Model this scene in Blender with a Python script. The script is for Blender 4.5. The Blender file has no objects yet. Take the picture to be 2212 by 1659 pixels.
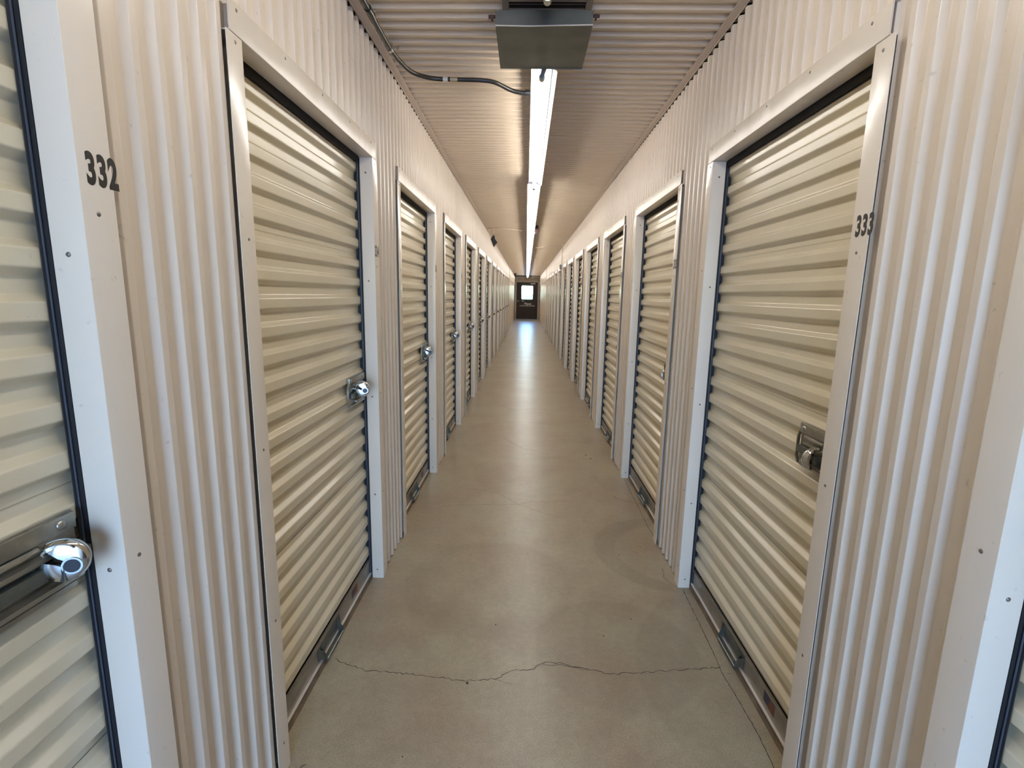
import bpy, bmesh, math, random
from mathutils import Matrix, Vector
random.seed(7)
SC = bpy.context.scene
COL = SC.collection
pi = math.pi

# ---------------------------------------------------------------- camera
F, PITCH, YAW, ROLL, H = 1090.48, -.1752, .0246, .0190, 1.4162
def ray(a, b):
    c, s = math.cos(ROLL), math.sin(ROLL); a, b = c*a - s*b, s*a + c*b
    c, s = math.cos(PITCH), math.sin(PITCH); y = c - s*b; z = s + c*b
    cy, sy = math.cos(YAW), math.sin(YAW)
    return Vector((cy*a - sy*y, sy*a + cy*y, z))
fw = ray(0, 0); rt = (ray(1, 0) - fw).normalized(); up = (ray(0, 1) - fw).normalized()
cam = bpy.data.objects.new('camera', bpy.data.cameras.new('camera')); COL.objects.link(cam)
M = Matrix((rt, up, -fw.normalized())).transposed().to_4x4(); M.translation = (0, 0, H)
cam.matrix_world = M
cam.data.sensor_width = 36; cam.data.lens = 36*F/2212; cam.data.clip_start = .02
SC.camera = cam
SC.view_settings.view_transform = 'Standard'
try: SC.view_settings.look = 'None'
except Exception: pass
SC.view_settings.gamma = 1; SC.view_settings.use_curve_mapping = False
SC.view_settings.exposure = 0.0
SC.cycles.use_denoising = True
SC.cycles.max_bounces = 8; SC.cycles.diffuse_bounces = 5; SC.cycles.glossy_bounces = 4
SC.cycles.transparent_max_bounces = 6; SC.cycles.sample_clamp_indirect = 6
SC.cycles.caustics_reflective = False; SC.cycles.caustics_refractive = False

# ---------------------------------------------------------------- world: open daylight sky
W_ = bpy.data.worlds.new('sky'); SC.world = W_; W_.use_nodes = True
nt = W_.node_tree; bg = nt.nodes['Background']
sky = nt.nodes.new('ShaderNodeTexSky'); sky.sky_type = 'NISHITA'; sky.sun_disc = False
sky.sun_elevation = math.radians(48); sky.sun_rotation = math.radians(70)
sky.air_density = 1.2; sky.dust_density = .6
wb = nt.nodes.new('ShaderNodeVectorMath'); wb.operation = 'MULTIPLY'; wb.inputs[1].default_value = (.70, .91, 1.27)   # camera balanced for the warm tubes
nt.links.new(sky.outputs[0], wb.inputs[0]); nt.links.new(wb.outputs[0], bg.inputs[0]); bg.inputs[1].default_value = 3.1
TUBE_STRENGTH = 48.5

# ---------------------------------------------------------------- dimensions
DL, DR = -.6844, .7859            # inner faces of the two rows of door frames
S, OW, Y0, HD = 1.524, 1.02, 1.295, 1.994
ZC, YE, YB = 2.506, 29.98, -2.70
N1 = 12                           # last door index (first is -1)
YS = Y0 + N1*S + OW + .07         # where the doors stop

# ---------------------------------------------------------------- materials
def mat(name, col, rough=.5, metal=0., var=.05, vscale=3., bump=.0, bscale=200., dent=0., dscale=(3, 3, 3), spec=.5, emit=None, grime=0.):
    m = bpy.data.materials.new(name); m.use_nodes = True
    t = m.node_tree; p = t.nodes['Principled BSDF']
    p.inputs['Base Color'].default_value = (*col, 1); p.inputs['Roughness'].default_value = rough
    p.inputs['Metallic'].default_value = metal; p.inputs['Specular IOR Level'].default_value = spec
    if emit:
        p.inputs['Emission Color'].default_value = (*emit[0], 1); p.inputs['Emission Strength'].default_value = emit[1]
        return m
    g = t.nodes.new('ShaderNodeNewGeometry')
    if var:
        n = t.nodes.new('ShaderNodeTexNoise'); n.inputs['Scale'].default_value = vscale; n.inputs['Detail'].default_value = 6
        t.links.new(g.outputs['Position'], n.inputs['Vector'])
        r = t.nodes.new('ShaderNodeMapRange'); r.inputs[1].default_value = .3; r.inputs[2].default_value = .7
        r.inputs[3].default_value = 1 - var; r.inputs[4].default_value = 1 + var
        t.links.new(n.outputs['Fac'], r.inputs[0])
        x = t.nodes.new('ShaderNodeVectorMath'); x.operation = 'SCALE'; x.inputs[0].default_value = col
        t.links.new(r.outputs[0], x.inputs['Scale']); last = x.outputs[0]
        if grime:
            n3 = t.nodes.new('ShaderNodeTexNoise'); n3.inputs['Scale'].default_value = 55; n3.inputs['Detail'].default_value = 3
            t.links.new(g.outputs['Position'], n3.inputs['Vector'])
            r3 = t.nodes.new('ShaderNodeMapRange'); r3.inputs[1].default_value = .70; r3.inputs[2].default_value = .76
            r3.inputs[3].default_value = 0; r3.inputs[4].default_value = grime
            t.links.new(n3.outputs['Fac'], r3.inputs[0])
            mx = t.nodes.new('ShaderNodeMix'); mx.data_type = 'RGBA'
            t.links.new(r3.outputs[0], mx.inputs[0]); t.links.new(last, mx.inputs[6]); mx.inputs[7].default_value = (.12, .09, .06, 1)
            last = mx.outputs[2]
        t.links.new(last, p.inputs['Base Color'])
    nrm = None
    if dent:
        mp = t.nodes.new('ShaderNodeMapping'); mp.inputs['Scale'].default_value = dscale
        t.links.new(g.outputs['Position'], mp.inputs['Vector'])
        n = t.nodes.new('ShaderNodeTexNoise'); n.inputs['Scale'].default_value = 1; n.inputs['Detail'].default_value = 1.5
        t.links.new(mp.outputs[0], n.inputs['Vector'])
        b = t.nodes.new('ShaderNodeBump'); b.inputs['Strength'].default_value = 1; b.inputs['Distance'].default_value = dent
        t.links.new(n.outputs['Fac'], b.inputs['Height']); nrm = b
    if bump:
        n = t.nodes.new('ShaderNodeTexNoise'); n.inputs['Scale'].default_value = bscale; n.inputs['Detail'].default_value = 2
        t.links.new(g.outputs['Position'], n.inputs['Vector'])
        b = t.nodes.new('ShaderNodeBump'); b.inputs['Strength'].default_value = 1; b.inputs['Distance'].default_value = bump
        t.links.new(n.outputs['Fac'], b.inputs['Height'])
        if nrm: t.links.new(nrm.outputs[0], b.inputs['Normal'])
        nrm = b
    if nrm: t.links.new(nrm.outputs[0], p.inputs['Normal'])
    return m

M_wall = mat('painted_wall_sheet', (.65, .565, .475), .28, var=.02, bump=.00003, bscale=500, dent=.0006, dscale=(4, 4, 1.2), grime=.25)
M_ceil = mat('painted_ceiling_sheet', (.56, .465, .35), .38, var=.03, bump=.00003, bscale=400, dent=.0005, dscale=(2, 5, 2))
M_jamb = mat('painted_frame_steel', (.73, .655, .565), .19, var=.02, bump=.00003, bscale=500, dent=.0025, dscale=(3, 3, 1.0), grime=.2)
M_head = mat('painted_header_steel', (.65, .58, .495), .27, var=.02, bump=.00003, bscale=500, dent=.006, dscale=(2, 9, 2), grime=.2)
M_door = mat('painted_curtain_steel', (.64, .57, .425), .25, var=.025, vscale=5, bump=.00003, bscale=350, dent=.0005, dscale=(3, 4, 4), grime=.15)
M_alu = mat('bottom_bar_aluminium', (.30, .275, .24), .4, .7, var=.12, vscale=20, bump=.0001, bscale=120)
M_lip = mat('bright_aluminium_edge', (.85, .80, .74), .35, .35, var=.05)
M_seal = mat('brown_rubber_seal', (.13, .092, .06), .8, var=.3, vscale=12, bump=.0004, bscale=150)
M_rail = mat('dark_guide_rail', (.018, .018, .022), .55, .2, var=.1)
M_strip = mat('guide_edge_strip', (.16, .19, .25), .35, .6, var=.1)
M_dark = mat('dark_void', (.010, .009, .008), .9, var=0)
M_galv = mat('galvanised_steel', (.16, .175, .165), .38, .8, var=.25, vscale=30, bump=.0001, bscale=90)
M_hood = mat('aged_galvanised_steel', (.15, .155, .135), .45, .55, var=.18, vscale=9, bump=.0003, bscale=60, dent=.004, dscale=(4, 4, 4))
M_latch = mat('latch_steel', (.36, .35, .31), .32, .85, var=.15, vscale=25)
M_chrome = mat('chrome', (.60, .585, .55), .13, 1, var=0)
M_black = mat('black_plastic', (.006, .006, .008), .3, var=0)
M_vinyl = mat('black_vinyl', (.004, .004, .004), .45, var=0)
M_screw = mat('screw_steel', (.20, .18, .16), .4, .7, var=0)
M_cond = mat('dark_steel_conduit', (.05, .047, .042), .28, .6, var=.1)
M_condp = mat('painted_conduit', (.56, .46, .36), .4, var=.03)
M_white = mat('white_enamel', (.82, .82, .80), .35, var=.01)
M_brown = mat('dark_brown_door_paint', (.030, .017, .012), .4, var=.25, vscale=4, spec=.25)
M_frame = mat('tan_door_frame', (.42, .34, .24), .4, var=.06)
M_transom = mat('tan_transom_panel', (.40, .31, .21), .55, var=.22, vscale=3)
M_label = mat('pale_label', (.62, .60, .52), .5, var=.02)
M_blue = mat('sticker_navy', (.012, .014, .055), .4, var=.1)
M_red = mat('sticker_red', (.13, .04, .022), .45, var=.3, vscale=60)
M_redbrown = mat('dark_red_brown_plastic', (.05, .013, .006), .5, var=.1)
M_crack = mat('crack_dark', (.055, .042, .032), .9, var=.2)
M_dirt = mat('dirt_brown', (.06, .035, .02), .9, var=.2)
M_tube = mat('tube_phosphor', (.9, .9, .9), .3, emit=((1, .97, .92), TUBE_STRENGTH))
M_cap = mat('tube_end_cap', (.45, .47, .40), .35, .6, var=0)
M_grey = mat('grey_enamel', (.20, .20, .22), .45, var=.05)
M_tanbox = mat('tan_fittings', (.40, .33, .20), .4, .4, var=.1)
M_ground = mat('pale_asphalt', (.62, .62, .60), .8, var=.12, vscale=2)
M_hedge = mat('hedge_leaves', (.14, .30, .08), .7, var=.5, vscale=6, bump=.02, bscale=12)
M_stucco = mat('pale_stucco', (.6, .56, .48), .8, var=.05)

def glass_mat():
    m = bpy.data.materials.new('window_glass'); m.use_nodes = True; t = m.node_tree
    p = t.nodes['Principled BSDF']; t.nodes.remove(p)
    o = t.nodes['Material Output']
    a = t.nodes.new('ShaderNodeBsdfTransparent'); a.inputs[0].default_value = (.90, .97, .94, 1)
    b = t.nodes.new('ShaderNodeBsdfGlossy'); b.inputs['Roughness'].default_value = .02
    f = t.nodes.new('ShaderNodeFresnel'); f.inputs[0].default_value = 1.45
    x = t.nodes.new('ShaderNodeMixShader')
    t.links.new(f.outputs[0], x.inputs[0]); t.links.new(a.outputs[0], x.inputs[1]); t.links.new(b.outputs[0], x.inputs[2])
    t.links.new(x.outputs[0], o.inputs[0]); return m
M_glass = glass_mat()

def floor_mat():
    m = bpy.data.materials.new('sealed_concrete'); m.use_nodes = True; t = m.node_tree
    p = t.nodes['Principled BSDF']; g = t.nodes.new('ShaderNodeNewGeometry')
    L = t.links.new
    def noise(sc, det, dist=0.):
        n = t.nodes.new('ShaderNodeTexNoise'); n.inputs['Scale'].default_value = sc; n.inputs['Detail'].default_value = det
        n.inputs['Distortion'].default_value = dist; L(g.outputs['Position'], n.inputs['Vector']); return n.outputs['Fac']
    def rng(v, a, b, c, d):
        r = t.nodes.new('ShaderNodeMapRange'); L(v, r.inputs[0])
        for k, q in zip((1, 2, 3, 4), (a, b, c, d)): r.inputs[k].default_value = q
        return r.outputs[0]
    def mul(a, b):
        n = t.nodes.new('ShaderNodeMath'); n.operation = 'MULTIPLY'; L(a, n.inputs[0])
        if isinstance(b, float): n.inputs[1].default_value = b
        else: L(b, n.inputs[1])
        return n.outputs[0]
    ramp = t.nodes.new('ShaderNodeValToRGB'); L(noise(2.2, 7, 0.), ramp.inputs[0])
    e = ramp.color_ramp.elements
    e[0].position = .38; e[0].color = (.345, .272, .188, 1); e[1].position = .62; e[1].color = (.385, .335, .232, 1)
    k = rng(noise(9, 8, 0.), .3, .7, .95, 1.05)
    k = mul(k, rng(noise(230, 3), .3, .7, .78, 1.18)); k = mul(k, rng(noise(38, 6, .2), .3, .7, .94, 1.06))
    k = mul(k, rng(noise(75, 4, 0.), .68, .84, 1., .75))
    k = mul(k, rng(noise(150, 3, 0.), .68, .78, 1., .55))
    # old ring stains left by water trapped under round bases
    for cx, cy, r, d in ((.84, 2.68, .42, .86), (.87, 2.66, .33, 1.13), (.40, 1.85, .33, .90), (1.12, 1.70, .66, .90), (-.15, 2.3, .42, .94), (-.12, 2.33, .34, 1.05), (.1, 3.9, .5, .93), (.0, 4.9, .7, .94), (.0, 4.9, .6, 1.05)):
        dn = t.nodes.new('ShaderNodeVectorMath'); dn.operation = 'DISTANCE'; L(g.outputs['Position'], dn.inputs[0]); dn.inputs[1].default_value = (cx, cy, 0)
        k = mul(k, rng(dn.outputs['Value'], r - .012, r + .012, d, 1.))
    x = t.nodes.new('ShaderNodeVectorMath'); x.operation = 'SCALE'; L(ramp.outputs[0], x.inputs[0]); L(k, x.inputs['Scale'])
    L(x.outputs[0], p.inputs['Base Color'])
    p.inputs['Roughness'].default_value = .31
    p.inputs['Specular IOR Level'].default_value = .5
    b = t.nodes.new('ShaderNodeBump'); b.inputs['Distance'].default_value = .0010; L(noise(7, 3, .3), b.inputs['Height'])
    b2 = t.nodes.new('ShaderNodeBump'); b2.inputs['Distance'].default_value = .00015; L(noise(220, 3), b2.inputs['Height']); L(b.outputs[0], b2.inputs['Normal'])
    L(b2.outputs[0], p.inputs['Normal']); return m
M_floor = floor_mat()

# ---------------------------------------------------------------- mesh helpers
class MB:
    def __init__(s): s.v = []; s.f = []
    def add(s, vs, fs):
        o = len(s.v); s.v += [tuple(q) for q in vs]; s.f += [tuple(i + o for i in q) for q in fs]; return s
    def box(s, a, b, bev=0.):
        x0, y0, z0 = a; x1, y1, z1 = b
        if bev <= 0:
            return s.add([(x0,y0,z0),(x1,y0,z0),(x1,y1,z0),(x0,y1,z0),(x0,y0,z1),(x1,y0,z1),(x1,y1,z1),(x0,y1,z1)],
                         [(0,3,2,1),(4,5,6,7),(0,1,5,4),(1,2,6,5),(2,3,7,6),(3,0,4,7)])
        bm = bmesh.new(); bmesh.ops.create_cube(bm, size=1)
        for v in bm.verts: v.co = Vector(((x0+x1)/2 + v.co.x*(x1-x0), (y0+y1)/2 + v.co.y*(y1-y0), (z0+z1)/2 + v.co.z*(z1-z0)))
        bmesh.ops.bevel(bm, geom=bm.edges[:], offset=bev, segments=2, affect='EDGES', profile=.6)
        bm.verts.index_update()
        s.add([v.co[:] for v in bm.verts], [[v.index for v in f.verts] for f in bm.faces]); bm.free(); return s
    def tube(s, pts, r, n=10, cap=True):
        pts = [Vector(p) for p in pts]; rings = []
        ref = None
        for i, p in enumerate(pts):
            d = (pts[min(i+1, len(pts)-1)] - pts[max(i-1, 0)]).normalized()
            if ref is None: ref = Vector((0, 0, 1)) if abs(d.z) < .9 else Vector((1, 0, 0))
            a = d.cross(ref).normalized(); b = a.cross(d).normalized(); ref = b
            rr = r[i] if isinstance(r, (list, tuple)) else r
            rings.append([p + a*rr*math.cos(2*pi*k/n) + b*rr*math.sin(2*pi*k/n) for k in range(n)])
        vs = [q for R in rings for q in R]; fs = []
        for i in range(len(rings)-1):
            for k in range(n): fs.append((i*n+k, i*n+(k+1) % n, (i+1)*n+(k+1) % n, (i+1)*n+k))
        if cap: fs.append(tuple(range(n))[::-1]); fs.append(tuple((len(rings)-1)*n + k for k in range(n)))
        return s.add(vs, fs)
    def prism(s, poly, axis, a, b):
        """poly: 2-D points; axis 'y': (x,z) extruded along y; 'z': (x,y); 'x': (y,z)."""
        def P(p, t): return {'y': (p[0], t, p[1]), 'z': (p[0], p[1], t), 'x': (t, p[0], p[1])}[axis]
        n = len(poly); vs = [P(p, a) for p in poly] + [P(p, b) for p in poly]
        fs = [(k, (k+1) % n, n+(k+1) % n, n+k) for k in range(n)] + [tuple(range(n))[::-1], tuple(range(n, 2*n))]
        return s.add(vs, fs)
    def mesh(s, name, m, smooth=None):
        me = bpy.data.meshes.new(name); me.from_pydata(s.v, [], s.f); me.update()
        bm = bmesh.new(); bm.from_mesh(me); bmesh.ops.recalc_face_normals(bm, faces=bm.faces); bm.to_mesh(me); bm.free()
        for k in (m if isinstance(m, (list, tuple)) else [m]): me.materials.append(k)
        if smooth:
            for p in me.polygons: p.use_smooth = True
            try: me.set_sharp_from_angle(angle=math.radians(smooth))
            except Exception: pass
        return me
def ob(name, me, parent=None, loc=(0, 0, 0), rz=0., **props):
    o = bpy.data.objects.new(name, me); COL.objects.link(o); o.location = loc; o.rotation_euler = (0, 0, rz)
    if parent is not None: o.parent = parent
    for k, v in props.items(): o[k] = v
    return o
def thing(name, label, cat, loc=(0, 0, 0), rz=0., group=None, me=None):
    o = ob(name, me, None, loc, rz, label=label, category=cat, kind='thing')
    if group: o['group'] = group
    return o
def copy_obj(o, parent=None):
    c = o.copy(); COL.objects.link(c); c.parent = parent
    for ch in o.children: copy_obj(ch, c)
    return c
def arc(c, r, a0, a1, n, fn):
    return [fn(c[0] + r*math.cos(a0 + (a1-a0)*k/n), c[1] + r*math.sin(a0 + (a1-a0)*k/n)) for k in range(n+1)]
def rounded(poly, r, n=3, closed=False):
    out = []; m = len(poly)
    for i, p in enumerate(poly):
        if not closed and i in (0, m-1): out.append(p); continue
        p = Vector(p); a = Vector(poly[i-1]) - p; b = Vector(poly[(i+1) % m]) - p
        q = min(r, a.length*.45, b.length*.45); A = p + a.normalized()*q; B = p + b.normalized()*q
        for k in range(n+1):
            t = k/n; out.append(tuple(A*(1-t)**2 + p*2*t*(1-t) + B*t*t))
    return out
def text_mesh(txt, name, m, size=1., sx=1., off=.0, shear=0., extr=.001, spacing=1., bev=0.):
    cu = bpy.data.curves.new(name, 'FONT'); cu.body = txt; cu.size = size; cu.offset = off; cu.extrude = extr
    cu.shear = shear; cu.bevel_depth = bev; cu.bevel_resolution = 1; cu.space_character = spacing; cu.resolution_u = 6
    o = bpy.data.objects.new(name, cu); COL.objects.link(o); bpy.context.view_layer.update()
    me = bpy.data.meshes.new_from_object(o.evaluated_get(bpy.context.evaluated_depsgraph_get()))
    bpy.data.objects.remove(o); bpy.data.curves.remove(cu)
    me.name = name
    xs = [v.co.x for v in me.vertices]; ys = [v.co.y for v in me.vertices]
    cx, cy = (min(xs)+max(xs))/2, (min(ys)+max(ys))/2
    for v in me.vertices: v.co = ((v.co.x-cx)*sx, (v.co.y-cy), v.co.z)
    me.materials.clear(); me.materials.append(m)
    return me, (max(xs)-min(xs))*sx, max(ys)-min(ys)
def xform(me, fn):
    for v in me.vertices: v.co = fn(*v.co)
    me.update(); return me

# ================================================================= STRUCTURE
floor = ob('floor', MB().box((-1.6, YB, -.2), (1.7, YE + .1, 0)).mesh('floor', M_floor), kind='structure',
           label='grey-brown sealed concrete floor of the aisle with fine cracks', category='floor')
ceil = ob('ceiling', MB().box((-1.6, YB, 2.545), (1.7, YE + .1, 2.60)).mesh('ceiling', M_dark), kind='structure',
          label='tan ribbed sheet-metal ceiling above the aisle', category='ceiling')
# ceiling sheets, ribs running across the aisle
def corr_line(y0, y1, per, phase, prof):
    """prof: list of (fraction of period, depth); returns points (y, depth) clipped to y0..y1"""
    pts = []; k0 = math.floor((y0-phase)/per) - 1; k1 = math.ceil((y1-phase)/per) + 1
    raw = [(phase + (k + f)*per, d) for k in range(k0, k1) for f, d in prof]
    def at(y):
        for (a, da), (b, db) in zip(raw, raw[1:]):
            if a <= y <= b: return da + (db-da)*(y-a)/max(b-a, 1e-9)
        return 0
    pts = [(y0, at(y0))] + [q for q in raw if y0 + 1e-4 < q[0] < y1 - 1e-4] + [(y1, at(y1))]
    return pts
RD = .0145
PROF = [(-.136, 0), (.136, 0), (.272, RD), (.728, RD)]        # flat crest, slope, valley, slope
CP = .0679; SH = CP*12
def ceil_sheet():
    b = MB(); line = rounded(corr_line(0, SH, CP, 0, PROF), .0012, 2)
    vs = []; x0, x1 = DL - .03, DR + .03
    for y, d in line: vs += [(x0, y, 2.506 + d), (x1, y, 2.506 + d)]
    b.add(vs, [(2*i, 2*i+1, 2*i+3, 2*i+2) for i in range(len(line)-1)])
    return b.mesh('ceiling_sheet', M_ceil)
cs = ceil_sheet(); k = 0; y = YB
while y < YE:
    ob('ceiling_sheet', cs, ceil, (0, y, 0)); y += SH

def wall_sheet(name, y0, y1, z0, z1, per=S/23, ph=1.25, base=-.010, dp=RD):
    b = MB(); line = rounded(corr_line(y0, y1, per, ph, [(f, d*dp/RD) for f, d in PROF]), .0012, 2)
    vs = []
    for y, d in line: vs += [(base - d, y, z0), (base - d, y, z1)]
    n = len(line)
    b.add(vs, [(2*i, 2*i+1, 2*i+3, 2*i+2) for i in range(n-1)])
    # sheet thickness at the cut edges
    vs2 = []
    for y, d in line: vs2 += [(base - d - .0015, y, z0), (base - d - .0015, y, z1)]
    o = len(b.v); b.v += vs2; b.f += [(o+2*i+1, o+2*i, o+2*i+2, o+2*i+3) for i in range(n-1)]
    b.f += [(2*i+1, 2*i+3, o+2*i+3, o+2*i+1) for i in range(n-1)] + [(2*i+2, 2*i, o+2*i, o+2*i+2) for i in range(n-1)]
    b.f += [(0, 1, o+1, o), (2*n-2, 2*n-1, o+2*n-1, o+2*n-2)]
    return b.mesh(name, M_wall)
ZT = 2.490
pier = wall_sheet('corrugated_sheet', OW + .045, S - .061, .004, ZT)
over = wall_sheet('corrugated_sheet', -.0609, OW + .0449, 1.998, ZT)
wl = ob('wall_left', MB().box((DL - .55, YB, 0), (DL - .50, YE, 2.55)).mesh('wall_left', M_dark), kind='structure',
        label='left wall of the aisle, cream corrugated steel between the doors', category='wall')
wr = ob('wall_right', MB().box((DR + .50, YB, 0), (DR + .55, YE, 2.55)).mesh('wall_right', M_dark), kind='structure',
        label='right wall of the aisle, cream corrugated steel between the doors', category='wall')
for i in range(-1, N1 + 1):
    yl = Y0 + i*S; yr = yl + OW
    ob('corrugated_sheet', over, wl, (DL, yl, 0)); ob('corrugated_sheet', over, wr, (DR, yr, 0), pi)
    if i < N1: ob('corrugated_sheet', pier, wl, (DL, yl, 0))
    ob('corrugated_sheet', pier, wr, (DR, yr, 0), pi)
# plain corrugated stretches: behind the camera and past the last doors
back = wall_sheet('corrugated_sheet', 0, Y0 - S - .061 - YB - (0), .004, ZT)
ob('corrugated_sheet', back, wl, (DL, YB, 0))
backr = wall_sheet('corrugated_sheet', 0, Y0 - 2*S + .052 - YB, .004, ZT)
ob('corrugated_sheet', backr, wr, (DR, Y0 - 2*S + .052, 0), pi)
fs = wall_sheet('lower_wall_sheet', 0, (YE - YS)/6, .004, 2.02, base=-.014, ph=.03, per=.09, dp=.006)
fu = wall_sheet('upper_wall_sheet', 0, (YE - YS)/6, 1.99, ZT, base=.008, ph=.03)
for k in range(6):
    y = YS + k*(YE - YS)/6
    ob('lower_wall_sheet', fs, wl, (DL, y, 0)); ob('upper_wall_sheet', fu, wl, (DL, y, 0))
    ob('lower_wall_sheet', fs, wr, (DR, y + (YE - YS)/6, 0), pi); ob('upper_wall_sheet', fu, wr, (DR, y + (YE - YS)/6, 0), pi)
post = MB().box((-.03, -.035, 0), (.004, .035, ZT), .002).mesh('corner_strip', M_jamb)
ob('corner_strip', post, wl, (DL, YS + .01, 0)); ob('corner_strip', post, wr, (DR, YS + .01, 0), pi)
# angle trim where walls meet the ceiling
for side, x, sg in (('left', DL, 1), ('right', DR, -1)):
    b = MB(); xa, xb = sorted((x - sg*.012, x + sg*.022))
    b.box((xa, YB, 2.5015), (xb, YE, 2.5045))
    xa, xb = sorted((x - sg*.012, x - sg*.010)); b.box((xa, YB, 2.497), (xb, YE, 2.503))
    ob('trim_1' if sg > 0 else 'trim_2', b.mesh('ceiling_angle', mat('ceiling_angle_paint_' + side, (.50, .41, .33), .4, var=.03)), kind='structure',
       label='thin tan metal angle along the top of the %s wall' % side, category='trim')

# ---------------------------------------------------------------- end wall with door (Y = YE)
ew = ob('wall_far', MB().box((-1.6, YE + .02, 2.22), (1.7, YE + .12, 2.6)).box((-1.6, YE + .02, 0), (-.60, YE + .12, 2.6)).box((.70, YE + .02, 0), (1.7, YE + .12, 2.6)).mesh('wall_far', M_transom),
        kind='structure', label='tan end wall around the far exit door', category='wall')
ob('transom_panel', MB().box((-.58, YE - .012, 2.205), (.68, YE + .02, 2.50), .003).mesh('transom_panel', M_transom), ew)
for x in (-.25, .12, .42): ob('transom_batten', MB().box((x, YE - .02, 2.2), (x + .03, YE - .011, 2.47)).mesh('transom_batten', M_frame), ew)
d1 = ob('door_1', None, None, (0, YE, 0), kind='structure', label='dark brown exit door with window at the far end of the aisle', category='door')
fr = MB()
for a, b_ in (((-.665, -.05, 0), (-.575, .10, 2.22)), ((.665, -.05, 0), (.77, .10, 2.22)), ((-.665, -.05, 2.135), (.77, .10, 2.22))): fr.box(a, b_, .004)
ob('door_frame', fr.mesh('door_frame', M_frame), d1)
wx0, wx1, wz0, wz1 = -.285, .385, 1.15, 1.945
leaf = MB().box((-.575, -.005, .002), (wx0, .04, 2.135)).box((wx1, -.005, .002), (.665, .04, 2.135)).box((wx0, -.005, .002), (wx1, .04, wz0)).box((wx0, -.005, wz1), (wx1, .04, 2.135))
lf = ob('door_leaf', leaf.mesh('door_leaf', M_brown), d1)
# window gasket with rounded corners
def rrect(x0, x1, z0, z1, r, n=5):
    p = []
    for cx, cz, a in ((x1-r, z1-r, 0), (x0+r, z1-r, pi/2), (x0+r, z0+r, pi), (x1-r, z0+r, 1.5*pi)):
        p += [(cx + r*math.cos(a + pi/2*k/n), cz + r*math.sin(a + pi/2*k/n)) for k in range(n+1)]
    return p
def ring(outer, inner, y0, y1):
    n = len(outer); b = MB(); vs = []
    for y in (y0, y1):
        vs += [(p[0], y, p[1]) for p in outer] + [(p[0], y, p[1]) for p in inner]
    fs = []
    for k in range(n):
        j = (k+1) % n
        fs += [(k, j, n+j, n+k), (2*n+k, 3*n+k, 3*n+j, 2*n+j), (k, 2*n+k, 2*n+j, j), (n+k, n+j, 3*n+j, 3*n+k)]
    return b.add(vs, fs)
ob('window_gasket', ring(rrect(wx0-.03, wx1+.03, wz0-.03, wz1+.03, .09), rrect(wx0+.005, wx1-.005, wz0+.005, wz1-.005, .06), -.012, .045).mesh('window_gasket', M_black), lf)
ob('window_pane', MB().box((wx0, .015, wz0), (wx1, .021, wz1)).mesh('window_pane', M_glass), lf)
cl = ob('door_closer', MB().box((.24, -.07, 2.03), (.52, -.005, 2.09), .008).mesh('door_closer', M_label), d1)
ob('closer_arm', MB().tube([(.47, -.04, 2.09), (.49, -.08, 2.13), (.36, -.03, 2.15)], .008, 6).mesh('closer_arm', M_latch), cl)
hd = ob('door_handle', MB().tube([(-.50, -.005, 1.06), (-.50, -.06, 1.06)], .03, 12).mesh('door_handle', M_latch, 40), d1)
ob('lever', MB().tube([(-.50, -.06, 1.06), (-.46, -.065, 1.055), (-.39, -.065, 1.04)], .012, 8).mesh('lever', M_latch, 40), hd)
ob('small_label', MB().box((-.27, -.008, 1.04), (-.12, -.005, 1.075)).mesh('small_label', M_label), d1)
me, w, h = text_mesh('Please', 'lettering', M_label, size=.17, sx=1.0, off=.004, shear=.35)
ob('lettering', xform(me, lambda x, y, z: (x + .09, -.007 - z, y + .91)), d1, label='pale italic word Please')
me, w, h = text_mesh('CLOSE AFTER LEAVING', 'lettering', M_label, size=.088, sx=1., off=.0022)
s_ = .88/w
ob('lettering', xform(me, lambda x, y, z: (x*s_ + .06, -.007 - z, y + .785)), d1, label='pale capitals CLOSE AFTER LEAVING')
ob('wall_switch', MB().box((.745, -.06, 1.07), (.775, -.05, 1.20), .002).mesh('wall_switch', M_grey), d1)

# ---------------------------------------------------------------- rear wall with the open entrance behind the camera
rw = ob('wall_rear', MB().box((-1.6, YB - .1, 2.20), (1.7, YB, 2.6)).box((-1.6, YB - .1, 0), (DL - .02, YB, 2.2)).box((DR + .02, YB - .1, 0), (1.7, YB, 2.2)).mesh('wall_rear', M_wall),
        kind='structure', label='wall with the open entrance behind the camera', category='wall')
# outside ground at both ends
ob('ground', MB().box((-30, YE + .1, -.25), (30, YE + 60, -.03)).box((-30, YB - 50, -.25), (30, YB - .1, -.03)).mesh('ground', M_ground), kind='structure',
   label='pale pavement outside both ends of the building', category='ground')
def bushy(name, x0, x1, y, r, hgt):
    b = MB(); n = 26; vs = []; fs = []; m = 9
    for i in range(n+1):
        for j in range(m+1):
            a = pi*j/m; q = r*(1 + .18*math.sin(i*2.1 + j*1.3) + random.uniform(-.12, .12))
            vs.append((x0 + (x1-x0)*i/n + random.uniform(-.1, .1), y - q*math.cos(a), hgt*math.sin(a)*(1 + random.uniform(-.1, .1)) - .05))
    for i in range(n):
        for j in range(m): fs.append((i*(m+1)+j, i*(m+1)+j+1, (i+1)*(m+1)+j+1, (i+1)*(m+1)+j))
    return b.add(vs, fs).mesh(name, M_hedge)
thing('hedge', 'green hedge outside seen through the far door window', 'hedge', me=bushy('hedge', -12, 12, YE + 50, 1.0, 1.62))

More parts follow.
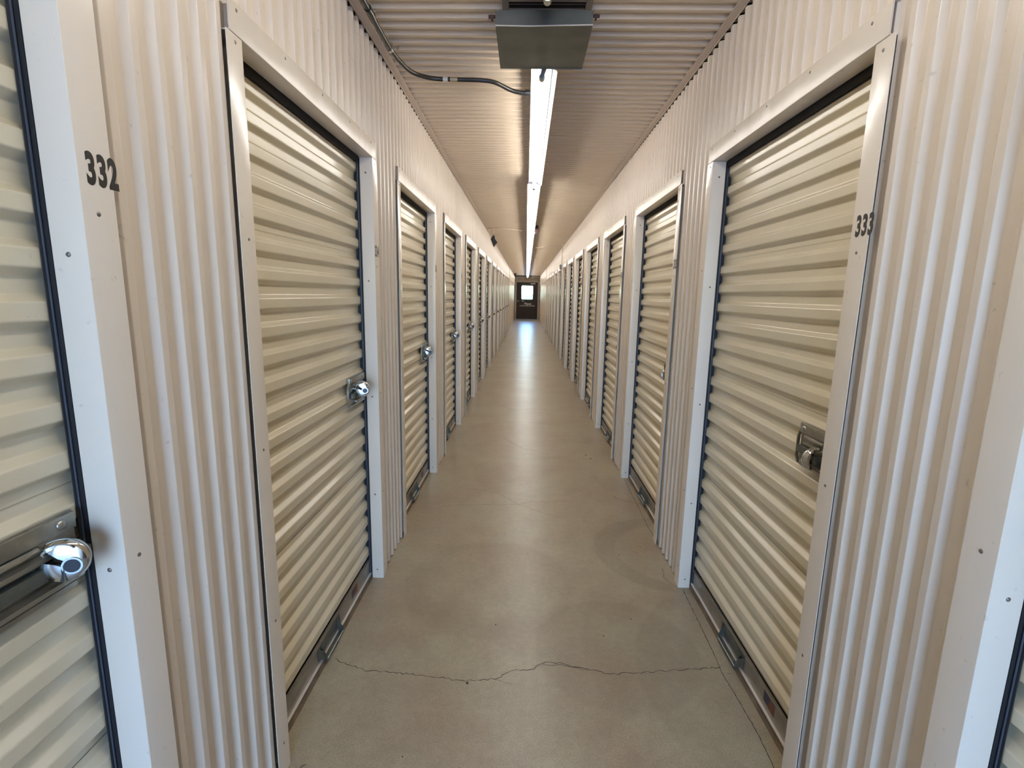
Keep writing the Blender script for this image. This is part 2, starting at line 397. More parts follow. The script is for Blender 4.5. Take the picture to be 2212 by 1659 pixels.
# ================================================================= ROLL-UP DOOR (local: x out to the aisle, y along the wall, z up)
SEAM0, PH = .094, .497
def panel_profile(top=False):
    """(d, z) from the top seam (z=0) down to the bottom seam"""
    P_, V_ = -.070, -.0865
    pts = [(V_ + .0012, 0), (V_, -.003), (V_, -.021), (P_, -.033)]
    z = -.068
    for k in range(6):
        pts += [(P_, z + .0085), (V_, z - .0050)]
        if k < 5: pts += [(V_, z - .0325), (P_, z - .044)]
        z -= .0815
    pts += [(V_, -PH)]
    return rounded(pts, .0028, 3)
def sheet_from(profile, y0, y1, name):
    b = MB(); vs = []
    ny = 2
    for d, z in profile:
        for j in range(ny): vs.append((d, y0 + (y1-y0)*j/(ny-1), z))
    n = len(profile); fs = [(i*ny+j, i*ny+j+1, (i+1)*ny+j+1, (i+1)*ny+j) for i in range(n-1) for j in range(ny-1)]
    b.add(vs, fs); return b.mesh(name, M_door)
CY0, CY1 = -.011, OW + .011
me_panel = sheet_from(panel_profile(), CY0, CY1, 'curtain_sheet')
top = [(d, z) for d, z in panel_profile() if z < -.05]
tz = SEAM0 + 4*PH                                    # local top sheet: crop at the head, then curl back to the drum
top = [q for q in top if tz + q[1] < 1.985]
curl = [(-.16, 2.14 - tz), (-.125, 2.085 - tz), (-.098, 2.04 - tz), (-.082, 2.005 - tz)]
me_top = sheet_from(curl + top, CY0, CY1, 'curtain_sheet')
def jamb(y_in, y_out, ztop):
    s = 1 if y_in > y_out else -1        # s=1: near jamb (opening at +y side)
    t = .0016
    poly = [(-t, y_out), (0, y_out), (0, y_in), (-.056, y_in), (-.056, y_in - s*t*2), (-t, y_in - s*t*2)]
    poly = poly[:2] + rounded(poly[1:4], .0018, 3)[1:-1] + poly[3:]
    return MB().prism(poly, 'z', 0, ztop).mesh('jamb', M_jamb, 30)
me_jn = jamb(0, -.066, HD - .001); me_jf = jamb(OW, OW + .066, HD - .001)
def header():
    t = .0016; z0, z1 = HD, HD + .070
    poly = [(-.014, z1), (.0022, z1), (.0022, z0), (-.056, z0), (-.056, z0 + t*2), (-.001, z0 + t*2), (-.001, z1 - t), (-.014, z1 - t)]
    return MB().prism(rounded(poly[:4], .002, 3) + poly[4:], 'y', -.053, OW + .046).mesh('header', M_head, 30)
me_header = header()
def disk_dome(b, c, ax, r, h, n=10):
    """screw head: dome; ax = direction index/sign of the normal"""
    C_ = Vector(c); A = Vector(ax); u = A.orthogonal().normalized(); v = A.cross(u)
    pts = []; fs = []
    for rr, hh in ((r, 0), (r*.85, h*.6), (r*.4, h)):
        pts += [C_ + A*hh + u*rr*math.cos(2*pi*k/n) + v*rr*math.sin(2*pi*k/n) for k in range(n)]
    for i in range(2):
        for k in range(n): fs.append((i*n+k, i*n+(k+1) % n, (i+1)*n+(k+1) % n, (i+1)*n+k))
    fs.append(tuple(range(2*n, 3*n))); fs.append(tuple(range(n))[::-1])
    return b.add(pts, fs)
me_screw_f = disk_dome(MB(), (0, 0, 0), (1, 0, 0), .0042, .0016, 8).mesh('screw', M_screw, 60)
me_screw_n = disk_dome(MB(), (0, 0, 0), (0, 1, 0), .0042, .0016, 8).mesh('screw', M_screw, 60)
me_screw_s = disk_dome(MB(), (0, 0, 0), (0, -1, 0), .0042, .0016, 8).mesh('screw', M_screw, 60)

def rail(y0, sg):
    b = MB()
    def bb(u0, u1, d0, d1, z1):
        p, q = sorted((y0 + sg*u0, y0 + sg*u1)); b.box((d0, p, 0), (d1, q, z1))
    bb(-.016, .008, -.0685, -.0668, 1.995)      # thin flange over the curtain edge
    bb(-.018, -.014, -.105, -.0668, 2.02); bb(-.018, .012, -.105, -.100, 2.02)
    bb(-.018, .000, -.0668, -.0575, 1.99)
    return b.mesh('guide_rail', M_rail)
me_rn = rail(0, 1); me_rf = rail(OW, -1)
me_sn = MB().box((-.0668, .002, 0), (-.0645, .0038, 1.99)).mesh('edge_strip', M_strip)
me_sf = MB().box((-.0668, OW - .0038, 0), (-.0645, OW - .002, 1.99)).mesh('edge_strip', M_strip)

bar = MB(); bar.prism(rounded([(-.078, .098), (-.0655, .098), (-.0655, .094), (-.069, .093), (-.069, .025), (-.0690, .0225), (-.078, .0225)], .0008, 1), 'y', CY0, CY1)
me_bar = bar.mesh('bottom_bar', M_alu)
me_lip = MB().box((-.078, .001, .022), (-.0605, OW - .001, .0272), .0012).mesh('bright_lip', M_lip)
me_seal = MB().prism(rounded([(-.078, .0215), (-.0625, .0215), (-.060, .010), (-.053, 0), (-.078, 0)], .002, 2), 'y', -.002, OW + .002).mesh('floor_seal', M_seal)
# lift handle
hb = MB(); y0, y1 = .405, .575
hb.box((-.0688, y0 - .024, .034), (-.0666, y1 + .024, .088), .0008)
for yy, s_ in ((y0, -1), (y1, 1)):
    hb.prism([(-.0666, .086), (-.056, .066), (-.046, .044), (-.042, .024), (-.054, .022), (-.0666, .034)], 'y', yy - .0015, yy + .0015)
    hb.add([(-.0660, yy + s_*.024, .084), (-.0660, yy + s_*.024, .040), (-.048, yy, .034), (-.054, yy, .064)], [(0, 1, 2, 3)])
hb.box((-.0605, y0, .0275), (-.044, y1, .0295), .0006)
hb.tube([(-.0455, y0, .026), (-.0455, y1, .026)], .0045, 8)
me_handle = hb.mesh('lift_handle', M_galv, 40)
# latch: flanged backplate, pressed rib, bolt bar, hasp tabs and rivets
lp = MB()
lp.box((-.0668, .800, .936), (-.0640, 1.000, 1.052), .0008)
lp.box((-.0640, .800, 1.022), (-.0575, .998, 1.050), .0015)
lp.prism([(-.0640, .918), (-.0575, .924), (-.0575, .932), (-.0640, .934)], 'y', .815, .985)
lp.tube([(-.0575, .835, 1.016), (-.0555, .842, 1.016), (-.0555, .92, 1.016), (-.0575, .927, 1.016)], .0045, 8)
for zz in (.945, 1.0): lp.box((-.0640, .842, zz - .004), (-.046, .99, zz + .004), .001)
lp.prism([(.800, .925), (.786, .943), (.786, 1.010), (.800, 1.030), (.803, 1.030), (.790, 1.009), (.790, .944), (.803, .925)], 'x', -.0665, -.058)
me_plate = lp.mesh('latch_plate', M_latch, 40)
bb = MB().box((-.059, .806, .962), (-.050, 1.012, .984), .0012)
bb.box((-.050, .868, .960), (-.022, .8715, .988), .0008); bb.box((-.050, .876, .960), (-.022, .8795, .988), .0008)
me_bolt = bb.mesh('slide_bolt', M_galv)
bb = MB().box((-.059, .806, .962), (-.050, 1.012, .984), .0012)
bb.box((-.050, .934, .960), (-.026, .9375, .988), .0008); bb.box((-.050, .942, .960), (-.026, .9455, .988), .0008)
me_bolt2 = bb.mesh('slide_bolt', M_galv)
me_rivet = disk_dome(MB(), (0, 0, 0), (1, 0, 0), .0085, .004, 12).mesh('rivet', M_latch, 60)
me_drum = MB().tube([(-.235, .01, 2.16), (-.235, OW - .01, 2.16)], .135, 20).mesh('roller_drum', M_door, 40)
me_st1 = MB().box((-.0690, .755, .050), (-.0686, .788, .090)).box((-.0690, .789, .066), (-.0686, .797, .090)).mesh('sticker', M_blue)
me_st2 = MB().box((-.0690, .789, .046), (-.0686, .832, .0655)).box((-.0690, .798, .066), (-.0686, .832, .090)).mesh('sticker', M_red)
GAP = MB().box((-.0665, .001, 1.970), (-.060, OW - .001, 2.03)).box((-.16, 0, HD + .06), (-.155, OW, 2.45)).mesh('head_gap_shade', M_dark)  # near-black strip paints in the shadow gap under the header; dark baffle behind

def make_door():
    r = ob('roll_up_door', None)
    r['kind'] = 'thing'
    for k in range(3): ob('curtain_sheet', me_panel, r, (0, 0, SEAM0 + (k+1)*PH))
    ob('curtain_sheet', me_top, r, (0, 0, tz))
    b = ob('bottom_bar', me_bar, r); ob('bright_lip', me_lip, b, label='bright metal ledge')
    ob('floor_seal', me_seal, r); ob('lift_handle', me_handle, r)
    ob('jamb', me_jn, r); ob('jamb', me_jf, r); ob('header', me_header, r)
    g = ob('guide_rail', me_rn, r); ob('edge_strip', me_sn, g)
    g = ob('guide_rail', me_rf, r); ob('edge_strip', me_sf, g)
    l = ob('latch_plate', me_plate, r)
    ob('slide_bolt', me_bolt, l)
    for y, z in ((.972, 1.036), (.822, 1.036), (.825, .940)): ob('rivet', me_rivet, l, (-.0575 if z > 1 else -.064, y, z))
    ob('roller_drum', me_drum, r)
    ob('head_gap_shade', GAP, r)
    s = ob('sticker', me_st1, r, label='navy block of the sticker'); ob('sticker', me_st2, r, label='red striped block of the sticker')
    return r
SCREWS = [(me_screw_f, (0, -.030, z)) for z in (1.977, 1.538, 1.00, .50, .10)] + [(me_screw_f, (0, OW + .030, z)) for z in (1.970, 1.53, .944, .45, .06)] \
       + [(me_screw_s, (-.031, OW, z)) for z in (1.93, 1.465, .93, .443, .045)] + [(me_screw_n, (-.031, 0, z)) for z in (1.93, 1.465, .93, .443, .045)] \
       + [(me_screw_f, (.0022, y, 2.048)) for y in (-.02, .22, .48, .74, 1.0)]

# unit numbers
_num = {}
def number_mesh(n):
    if n not in _num:
        me, w, h = text_mesh(n, 'unit_number', M_vinyl, size=.07, off=.0020, extr=.00015, spacing=1.12, bev=.0012)
        sx = .062/w; sy = .051/h
        _num[n] = xform(me, lambda x, y, z: (z*.1 + .0003, x*sx, y*sy))
    return _num[n]
ORD = ['first', 'second', 'third', 'fourth', 'fifth', 'sixth', 'seventh', 'eighth', 'ninth', 'tenth', 'eleventh', 'twelfth', 'thirteenth', 'fourteenth']
proto = make_door()
doors = {}
for side in 'LR':
    for i in range(-1, N1 + 1):
        r = proto if (side == 'L' and i == -1) else copy_obj(proto)
        if side == 'L': r.location = (DL, Y0 + i*S, 0)
        else: r.location = (DR, Y0 + i*S + OW, 0); r.rotation_euler = (0, 0, pi)
        doors[side, i] = r
for (side, i), r in doors.items():
    wall = 'left' if side == 'L' else 'right'
    n = i + 1
    num = str((332 if side == 'L' else 331) + 2*n)
    if side == 'L' and i == -1: lab = 'cream roll-up door 332 cut by the left edge of the photo'
    elif side == 'R' and i == -1: lab = 'cream roll-up door cut by the bottom right corner of the photo'
    elif i == 0: lab = 'cream roll-up door %s, first whole door on the %s wall' % (num, wall)
    elif i == N1: lab = 'farthest cream roll-up door on the %s wall, last before the exit door' % wall
    else: lab = 'cream roll-up door on the %s wall, %s from the camera counting the cut one' % (wall, ORD[n])
    r['label'] = lab; r['category'] = 'roll-up door'; r['group'] = 'roll-up doors along the %s wall' % wall
    if (side, i) in (('L', -1), ('R', 0), ('R', 1)):
        for c in r.children_recursive:
            if c.name.startswith('slide_bolt'): c.data = me_bolt2
    if i <= 5:
        for me, p in SCREWS: ob('screw', me, r, p)
    if not (side == 'R' and i == -1):
        ob('unit_number', number_mesh(num), r, (0, OW + (.047 if i == -1 or side == 'R' else .034), 1.598 if side == 'L' else 1.592), label='black unit number %s' % num)

# ================================================================= DISC PADLOCKS
def padlock_meshes():
    R, rn, cn = .0345, .0125, .026
    # outline with an open notch toward local +x ; plane xz, normal -y
    out = []
    for k in range(56):
        a = 2*pi*k/56; x, z = R*math.cos(a), R*math.sin(a)
        out.append((x, z))
    half = math.acos(min(1, .0100/ R*1.0))
    pts = []
    a0 = math.asin(.0115/R)
    for k in range(49):
        a = a0 + (2*pi - 2*a0)*k/48; pts.append((R*math.cos(a), R*math.sin(a)))
    # down the slot to a round bottom
    for k in range(1, 12):
        a = -pi/2 - pi*k/12; pts.append((.010 + .0115*math.cos(a), .0115*math.sin(a)))
    n = len(pts); c = (-.014, 0); b = MB(); vs = []
    lay = [(1.0, .0), (1.0, .0045), (.965, .0085), (.90, .0108), (.70, .0122), (.45, .0130)]
    for sgn in (-1, 1):
        for s, y in lay:
            vs += [(c[0] + (p[0]-c[0])*s, sgn*y, c[1] + (p[1]-c[1])*s) for p in pts]
    fs = []
    L_ = len(lay)
    for side in range(2):
        for i in range(L_-1):
            for k in range(n):
                a = (side*L_ + i)*n + k; a2 = (side*L_ + i)*n + (k+1) % n
                fs.append((a, a2, a2 + n, a + n))
        fs.append(tuple((side*L_ + L_-1)*n + k for k in range(n)))
    b.add(vs, fs); body = b.mesh('lock_body', M_chrome, 35)
    key = MB().tube([(-.015, -.0120, -.002), (-.015, -.0150, -.002)], .0108, 18).mesh('keyway_cap', M_black, 40)
    kr = ring([(-.015 + .0138*math.cos(2*pi*k/20), -.002 + .0138*math.sin(2*pi*k/20)) for k in range(20)], [(-.015 + .0110*math.cos(2*pi*k/20), -.002 + .0110*math.sin(2*pi*k/20)) for k in range(20)], -.0145, -.011).mesh('keyway_ring', M_chrome, 40)
    seam = ring([(1.02*R*math.cos(2*pi*k/40), 1.02*R*math.sin(2*pi*k/40)) for k in range(3, 38)], [(.98*R*math.cos(2*pi*k/40), .98*R*math.sin(2*pi*k/40)) for k in range(3, 38)], -.0012, .0012)
    seam.f = seam.f[:-4]; seam = seam.mesh('rim_seam', M_latch, 40)
    sh = MB().tube([(.014 + .014*math.cos(a), 0, .0175*math.sin(a)) for a in [pi*.5 - pi*k/10 for k in range(11)]], .0040, 10).mesh('shackle', M_latch, 50)
    return body, key, kr, seam, sh
PLM = padlock_meshes()
def make_padlock():
    r = ob('disc_padlock', None)
    for nme, me in zip(('lock_body', 'keyway_cap', 'keyway_ring', 'rim_seam', 'shackle'), PLM): ob(nme, me, r)
    for c in r.children:
        if c.name.startswith('keyway_cap'): c['label'] = 'black keyway cover'
    return r
def set_lock(r, side, i, y, d, z, turn, roll, scale=1.):
    root = doors[side, i]; s = 1 if side == 'L' else -1
    base = (DL + d, Y0 + i*S + y) if side == 'L' else (DR - d, Y0 + i*S + OW - y)
    # local frame: normal (-y) turned outwards by `turn`; notch (+x) points back to the door and up by `roll`
    Mx = Matrix.Rotation(turn + (pi if side == 'R' else 0), 4, 'Z') @ Matrix.Rotation(pi, 4, 'Z') @ Matrix.Scale(-1, 4, (0, 1, 0)) if False else \
         Matrix.Rotation(turn + (pi if side == 'R' else 0), 4, 'Z') @ Matrix.Rotation(roll, 4, 'Y')
    r.matrix_world = Matrix.Translation((base[0], base[1], z)) @ Mx @ Matrix.Scale(scale, 4)
pl0 = make_padlock(); first = True
for side in 'LR':
    for i in range(-1, N1 + 1):
        if side == 'R' and i not in (0, 1): continue
        r = pl0 if first else copy_obj(pl0); first = False
        wall = 'left' if side == 'L' else 'right'
        if side == 'L' and i == -1: set_lock(r, 'L', -1, .946, -.036, .991, .45, pi + .55, 1.0); lab = 'large chrome disc padlock in the slide bolt of door 332, nearest on the left'
        elif side == 'L': set_lock(r, side, i, .873, -.030, .995, .25, pi + .65 + random.uniform(-.2, .2), .98)
        else: set_lock(r, side, i, .930, -.036, .975, .10, pi + .5, 1.0)
        if side == 'L' and i >= 0: lab = ('chrome disc padlock on door 334, second lock on the left' if i == 0 else 'chrome disc padlock on the %s door of the left wall' % (ORD[i+1]))
        if side == 'R': lab = ('chrome disc padlock seen edge-on beside the frame numbered 333' if i == 0 else 'chrome disc padlock half hidden by the frame of the second whole right door')
        if side == 'L' and i == N1: lab = 'tiny chrome disc padlock on the farthest left door'
        r['label'] = lab; r['category'] = 'padlock'; r['kind'] = 'thing'; r['group'] = 'disc padlocks on the %s doors' % wall

# ================================================================= FLUORESCENT STRIP LIGHTS
FL = 2.44
def make_light():
    r = ob('strip_light', None); r['kind'] = 'thing'
    b = MB()
    outer = [(-.062, .035), (-.060, .039), (-.044, .044), (-.030, .056), (.030, .056), (.044, .044), (.060, .039), (.062, .035)]
    inner = [(x*.975, z - .0018) for x, z in outer][::-1]
    b.prism(outer + inner, 'y', .012, FL/2 - .006); b.prism(outer + inner, 'y', FL/2 + .006, FL - .012)
    b.box((-.022, .01, .056), (.022, FL - .01, .084))
    b.box((-.034, .02, .040), (-.030, FL - .02, .052)); b.box((.030, .02, .040), (.034, FL - .02, .052))
    ob('reflector', b.mesh('reflector', M_white), r)
    ob('tube', MB().tube([(0, .05, 0), (0, FL - .05, 0)], .0125, 14).mesh('tube', M_tube, 50), r)
    for y0, y1 in ((.018, .05), (FL - .05, FL - .018)): ob('tube_cap', MB().tube([(0, y0, 0), (0, y1, 0)], .0132, 14).mesh('tube_cap', M_cap, 50), r)
    for y in (.010, FL - .014):
        ob('tube_socket', MB().prism([(-.013, .056), (-.009, .008), (-.005, -.006), (.005, -.006), (.009, .008), (.013, .056)], 'y', y, y + .010).mesh('tube_socket', M_grey), r)
    ob('joint_clip', MB().prism([(-.064, .036), (-.062, .042), (-.045, .047), (.045, .047), (.062, .042), (.064, .036), (.060, .035), (.043, .042), (-.043, .042), (-.060, .035)], 'y', FL/2 - .012, FL/2 + .012).mesh('joint_clip', M_white), r)
    for y in (.0, FL - .012): ob('end_plate', MB().box((-.055, y, .037), (.055, y + .010, .086), .001).mesh('end_plate', M_grey), r)
    for y in (.35, FL - .35): ob('hanger', MB().tube([(0, y, .084), (0, y, .116)], .005, 6).mesh('hanger', M_galv), r)
    return r
lt0 = make_light()
starts = [-3.13 + .48, -.52] + [2.475 + k*FL for k in range(11)]
starts = starts[1:]
for k, ys in enumerate(starts):
    r = lt0 if k == 0 else copy_obj(lt0)
    r.location = (.048, ys, 2.39)
    if k == 1: r.rotation_euler = (0, math.radians(16), 0)
    elif k > 1: r.rotation_euler = (0, math.radians(random.uniform(-3, 3)), 0)
    if k == 0: lab = 'fluorescent strip light overhead whose tube end shows at the top edge'
    elif k == 1: lab = 'long fluorescent strip light starting right behind the metal hood'
    elif k == 11: lab = 'farthest fluorescent strip light, in front of the exit door'
    else: lab = 'fluorescent strip light, %s in the lit row after the metal hood' % ORD[k-1]
    r['label'] = lab; r['category'] = 'light'; r['group'] = 'fluorescent strip lights on the ceiling'

# ================================================================= VENT GRILLE AND HOOD
vent = thing('ceiling_vent', 'louvred ceiling vent with tan frame above the metal hood', 'vent', (.054, 1.93, 2.506))
b = MB()
for a, c in (((-.171, -.20, -.006), (-.146, .25, .002)), ((.146, -.20, -.006), (.171, .25, .002)), ((-.171, -.225, -.006), (.171, -.20, .002)), ((-.171, .25, -.006), (.171, .275, .002))): b.box(a, c, .001)
ob('vent_frame', b.mesh('vent_frame', mat('grey_tan_paint', (.26, .22, .17), .45, var=.06)), vent)
for k in range(16):
    y = -.19 + k*.028
    ob('louvre', MB().prism([(y, -.004), (y + .016, .018), (y + .0175, .017), (y + .0015, -.005)], 'x', -.146, .146).mesh('louvre', mat('louvre_dark', (.035, .022, .016), .5, var=.1) if k == 0 else bpy.data.materials['louvre_dark']), vent)
ob('vent_backing', MB().box((-.146, -.2, .018), (.146, .25, .020)).mesh('vent_backing', M_dark), vent)
hood = thing('vent_hood', 'dull grey galvanised metal hood hanging below the ceiling before the lit tubes', 'hood', (.045, 2.08, 2.40))
b = MB(); x0, x1, y1, t = -.183, .178, .362, .0025
b.prism([(x0, 0), (x1, .004), (x1 - .002, .0065), (x0, .0025)], 'y', 0, y1)             # bottom pan
b.add([(x0, 0, 0), (x1, 0, .004), (x1 - .004, .004, .056), (x0 - .002, .004, .054), (x0, .003, 0), (x1, .003, .004), (x1 - .004, .007, .056), (x0 - .002, .007, .054)],
      [(0, 1, 2, 3), (7, 6, 5, 4), (3, 2, 6, 7), (0, 4, 5, 1), (0, 3, 7, 4), (1, 5, 6, 2)])
b.box((x0, 0, 0), (x0 + t, y1, .052)); b.box((x1 - t, 0, .004), (x1, y1, .054)); b.box((x0, y1 - t, 0), (x1, y1, .052))
ob('hood_pan', b.mesh('hood_pan', M_hood), hood)
ob('folded_edge', MB().tube([(x0, -.001, .001), (-.06, -.0015, -.0005), (.05, -.001, .0025), (x1, -.001, .005)], .0022, 6).mesh('folded_edge', M_lip, 60), hood)
for x, z in ((x0 - .014, .040), (x1 + .012, .044)):
    w_ = ob('hanger_bolt', MB().tube([(x - .014, .02, z), (x + .014, .02, z)], .006, 8).box((x - .004, .012, z - .012), (x + .004, .028, z + .004), .001).mesh('hanger_bolt', M_redbrown, 50), hood)
for x in (x0 + .03, x1 - .03): ob('hanger_bolt', MB().tube([(x, .30, .05), (x, .30, .106)], .0035, 6).mesh('hanger_bolt', M_galv), hood)

# ================================================================= CONDUITS
def bez(pts, n=8):
    """Catmull-Rom through points"""
    out = []; P_ = [Vector(p) for p in pts]; P_ = [P_[0]*2 - P_[1]] + P_ + [P_[-1]*2 - P_[-2]]
    for i in range(1, len(P_)-2):
        for k in range(n):
            t = k/n; a, b_, c, d = P_[i-1:i+3]
            out.append(.5*((2*b_) + (c-a)*t + (2*a - 5*b_ + 4*c - d)*t*t + (3*b_ - a - 3*c + d)*t**3))
    out.append(P_[-2]); return out
cd = thing('ceiling_conduit', 'dark steel conduit along the left ceiling edge bending across to the first lit tube', 'conduit')
path = [(-.628, YB + .1, 2.478), (-.628, 1.6, 2.478)] + bez([(-.628, 2.1, 2.478), (-.628, 2.42, 2.478), (-.612, 2.56, 2.474), (-.575, 2.66, 2.468), (-.49, 2.715, 2.464), (-.36, 2.722, 2.462), (-.25, 2.722, 2.46), (-.18, 2.735, 2.455), (-.10, 2.79, 2.44), (-.04, 2.80, 2.432), (-.004, 2.80, 2.432)])
ob('conduit_pipe', MB().tube(path, .0105, 12).mesh('conduit_pipe', M_cond, 50), cd)
for y in (1.35, 2.15): 
    c_ = ob('pipe_coupling', MB().tube([(-.628, y - .03, 2.478), (-.628, y + .03, 2.478)], .0145, 12).mesh('pipe_coupling', M_cond, 50), cd)
    for dy in (-.016, .016): ob('set_screw', MB().tube([(-.616, y + dy, 2.478), (-.600, y + dy, 2.474)], .003, 6).mesh('set_screw', M_chrome), c_)
st = ob('pipe_strap', MB().tube([(-.628, 2.435, 2.478), (-.628, 2.455, 2.478)], .0135, 12).box((-.640, 2.438, 2.478), (-.616, 2.452, 2.5015)).mesh('pipe_strap', M_chrome, 50), cd)
ob('wing_bolt', MB().tube([(-.616, 2.445, 2.484), (-.592, 2.445, 2.480)], .0025, 6).tube([(-.594, 2.445, 2.472), (-.590, 2.445, 2.490)], .004, 6).mesh('wing_bolt', M_chrome), st)
ob('pale_band', MB().tube([(-.438, 2.7205, 2.463), (-.414, 2.7215, 2.4625)], .0118, 12).mesh('pale_band', M_label, 50), cd, label='pale printed band')
ob('tan_band', MB().tube([(-.402, 2.7215, 2.4625), (-.366, 2.722, 2.462)], .0118, 12).mesh('tan_band', M_tanbox, 50), cd, label='tan printed band')
ob('light_connector', MB().tube([(-.030, 2.80, 2.432), (-.010, 2.80, 2.432)], .015, 10).mesh('light_connector', M_cond, 50), cd)

sp = thing('conduit_run', 'thin conduit crossing the ceiling to the black speaker on the left', 'conduit')
ob('conduit_pipe', MB().tube(bez([(0, 8.9, 2.45), (-.12, 8.86, 2.485), (-.35, 8.68, 2.49), (-.58, 8.64, 2.49), (-.655, 8.70, 2.487), (-.675, 8.9, 2.475)], 5), .008, 8).mesh('conduit_pipe', M_condp, 50), sp)
ob('drop_pipe', MB().tube([(-.575, 8.66, 2.488), (-.563, 8.67, 2.40)], .008, 8).mesh('drop_pipe', M_condp, 50), sp)
spk = thing('speaker', 'small black diamond-tilted speaker hanging at the top of the left wall', 'speaker', (-.563, 8.70, 2.29))
q = [(-.002, .107), (-.052, .030), (-.001, -.098), (.062, -.022), (.022, .030), (.014, .085)]
ob('speaker_box', MB().prism(q, 'y', -.03, .03).mesh('speaker_box', M_black), spk)
ob('speaker_grille', MB().prism([(x*.86, z*.86) for x, z in q], 'y', -.034, -.029).mesh('speaker_grille', mat('speaker_cloth', (.022, .024, .022), .8, var=.1, bump=.001, bscale=300)), spk)
ob('mount_knob', MB().tube([(-.001, -.05, .088), (-.001, -.02, .088)], .011, 8).mesh('mount_knob', M_grey), spk)

rc = thing('wall_conduit', 'thin conduit from the tubes over the right wall down to a grey box', 'conduit')
ob('conduit_pipe', MB().tube(bez([(.10, 11.95, 2.45), (.20, 12.0, 2.485), (.33, 11.9, 2.492), (.40, 11.55, 2.492), (.66, 11.5, 2.49), (.745, 11.46, 2.475), (.768, 11.45, 2.42), (.772, 11.48, 2.36), (.772, 11.55, 2.25), (.770, 11.60, 2.10)], 5), .008, 8).mesh('conduit_pipe', M_condp, 50), rc)
jb = thing('junction_box', 'small grey round-faced junction box above the right doors', 'junction box', (.755, 11.6, 2.045))
ob('box_body', MB().box((-.028, -.045, -.05), (.022, .045, .05), .006).mesh('box_body', M_galv), jb)
ob('box_face', MB().tube([(-.01, -.058, 0), (-.01, -.044, 0)], .026, 12).mesh('box_face', M_grey, 50), jb)

cm = thing('security_camera', 'black security camera at the far end of the left wall top', 'camera', (-.60, 26.6, 2.44))
ob('camera_body', MB().tube([(0, -.11, -.03), (.02, .10, .02)], .055, 12).mesh('camera_body', M_black, 50), cm)
ob('camera_bracket', MB().tube([(0, .0, .0), (-.05, .03, .03), (-.085, .05, .04)], .018, 8).mesh('camera_bracket', M_black, 50), cm)
ob('sun_shield', MB().box((-.07, -.15, .040), (.09, .12, .052), .004).mesh('sun_shield', M_black), cm)
pc = thing('end_conduit', 'pale pipe framing the top of the wall over the far exit door', 'conduit', (0, YE - .06, 0))
ob('conduit_pipe', MB().tube([(-.63, 0, .9), (-.63, 0, 2.40), (-.60, 0, 2.43), (.72, 0, 2.45), (.75, 0, 2.42), (.75, 0, 1.95)], .022, 8).mesh('conduit_pipe', M_label, 50), pc)
ob('conduit_tee', MB().box((.30, -.03, 2.36), (.40, .03, 2.47), .006).mesh('conduit_tee', M_label), pc)
dk = thing('dark_beam', 'dark steel bar across the ceiling just before the exit door', 'beam', me=MB().box((DL + .09, YE - .5, 2.46), (.30, YE - .42, 2.503), .003).mesh('dark_beam', M_rail))
bx = thing('hanging_box', 'dark red-brown oval box hanging just right of the row of tubes', 'box', (.142, 8.3, 2.430))
ob('box_shell', MB().prism([(.036*math.cos(2*pi*k/20), .070*math.sin(2*pi*k/20)) for k in range(20)], 'y', -.04, .04).mesh('box_shell', M_redbrown, 50), bx)
ob('box_stem', MB().tube([(0, 0, .065), (0, 0, .076)], .008, 8).mesh('box_stem', M_redbrown), bx)

# ================================================================= FLOOR CRACKS AND BITS
def ribbon(pts, w, jit=.006, sub=7):
    P_ = [Vector((p[0], p[1], 0)) for p in pts]; line = []
    for a, b_ in zip(P_, P_[1:]):
        n = max(2, int((b_-a).length/.012))
        for k in range(n):
            line.append(a.lerp(b_, k/n) + Vector((random.uniform(-jit, jit)*.5, random.uniform(-jit, jit), 0))*(1 if k else .3))
    line.append(P_[-1]); vs = []; b = MB()
    for i, p in enumerate(line):
        d = (line[min(i+1, len(line)-1)] - line[max(i-1, 0)]).normalized(); nn = Vector((-d.y, d.x, 0))
        ww = w*random.uniform(.5, 1.25)*(.35 if i in (0, len(line)-1) else 1)
        vs += [(p + nn*ww*.7) + Vector((0, 0, .0005)), (p - nn*ww*.7) + Vector((0, 0, .0005))]
    b.add(vs, [(2*i, 2*i+1, 2*i+3, 2*i+2) for i in range(len(line)-1)])
    return b.mesh('crack', M_crack)
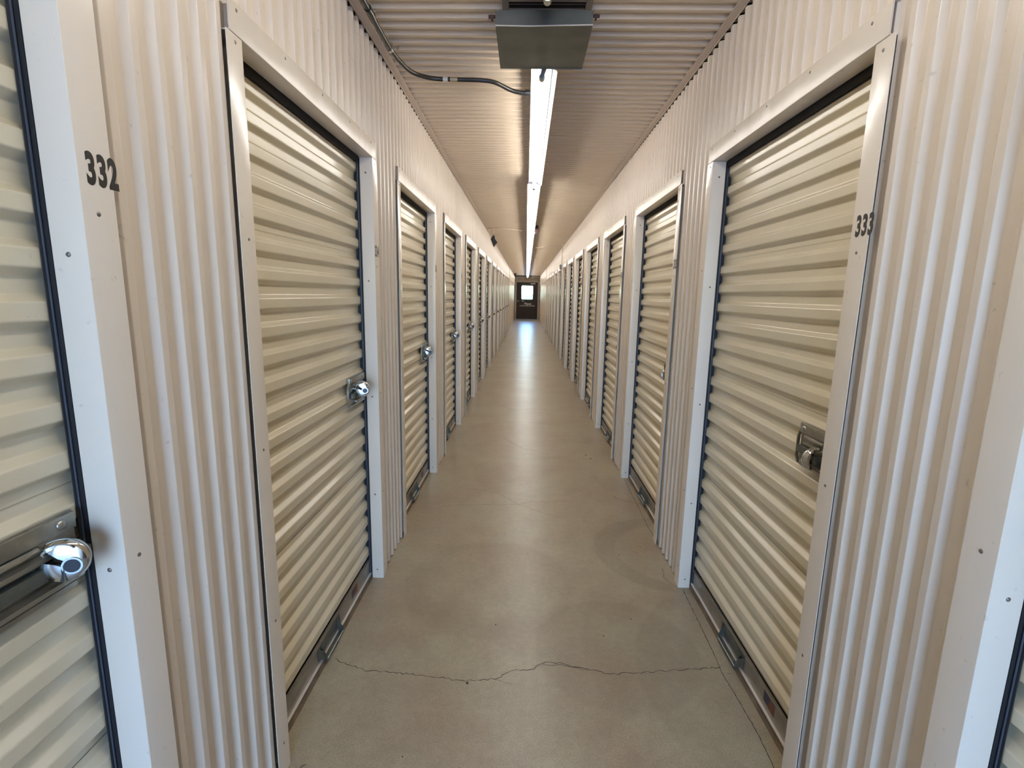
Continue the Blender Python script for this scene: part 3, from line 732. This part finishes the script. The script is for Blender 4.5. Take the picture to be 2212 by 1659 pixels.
CR = [([(-.719, 1.741), (-.636, 1.701), (-.558, 1.68), (-.469, 1.68), (-.344, 1.667), (-.202, 1.651), (-.074, 1.667), (-.014, 1.713), (.05, 1.72), (.112, 1.764), (.16, 1.762), (.219, 1.744), (.356, 1.71), (.483, 1.728), (.648, 1.748), (.795, 1.773)], .0022, .006),
      ([(-.09, 1.665), (-.045, 1.648), (-.02, 1.640)], .0014, .004), ([(.05, 1.716), (.09, 1.745), (.16, 1.752), (.26, 1.727)], .0012, .004),
      ([(.806, 2.30), (.804, 2.273), (.799, 2.042), (.791, 1.824), (.785, 1.736), (.795, 1.592), (.80, 1.458), (.794, 1.35), (.79, 1.27)], .0022, .003),
      ([(.66, 3.46), (.677, 3.418), (.742, 3.366), (.839, 3.325)], .0026, .004), ([(.806, 3.83), (.802, 3.6), (.80, 3.3), (.795, 3.0), (.80, 2.83)], .0020, .003),
      ([(-.604, 3.147), (-.491, 3.215), (-.273, 3.246), (-.02, 3.264), (.06, 3.317), (.335, 3.345)], .0013, .004),
      ([(-.401, 3.53), (-.174, 3.458), (-.02, 3.264), (.165, 3.128), (.253, 3.078)], .0012, .004),
      ([(-.3, 6.4), (-.1, 6.1), (.1, 6.25), (.3, 6.2)], .003, .008), ([(-.5, 8.6), (-.1, 8.7), (.4, 8.55)], .004, .01), ([(-.2, 4.9), (.0, 4.55), (.25, 4.4)], .002, .006),
      ([(-.68, 1.20), (-.645, 1.285), (-.632, 1.292)], .002, .002), ([(.77, 2.33), (.74, 2.40), (.76, 2.5)], .0015, .003),
      ([(.80, 1.74), (.83, 1.735)], .0014, .002)]
for p, w, j in CR: ob('crack', ribbon(p, w, j), floor)
def blob(x, y, r):
    b = MB(); n = 9; vs = [(x, y, .0012)] + [(x + r*random.uniform(.6, 1.2)*math.cos(2*pi*k/n), y + r*random.uniform(.6, 1.2)*math.sin(2*pi*k/n), .0004) for k in range(n)]
    return b.add(vs, [(0, 1+k, 1+(k+1) % n) for k in range(n)]).mesh('stain_spot', M_dirt)
for x, y, r in ((-.185, 1.640, .006), (.55, 2.62, .004), (-.42, 2.16, .003), (-.10, 1.98, .004), (.36, 1.93, .004), (.50, 2.05, .004), (.64, 2.66, .004), (.655, 2.65, .004), (.63, 2.70, .003), (.69, 2.72, .004), (.70, 2.60, .003), (-.35, 1.33, .003), (.04, 2.6, .003), (.2, 8.5, .01), (.57, 4.4, .012), (.60, 4.3, .01)):
    ob('stain_spot', blob(x, y, r), floor)
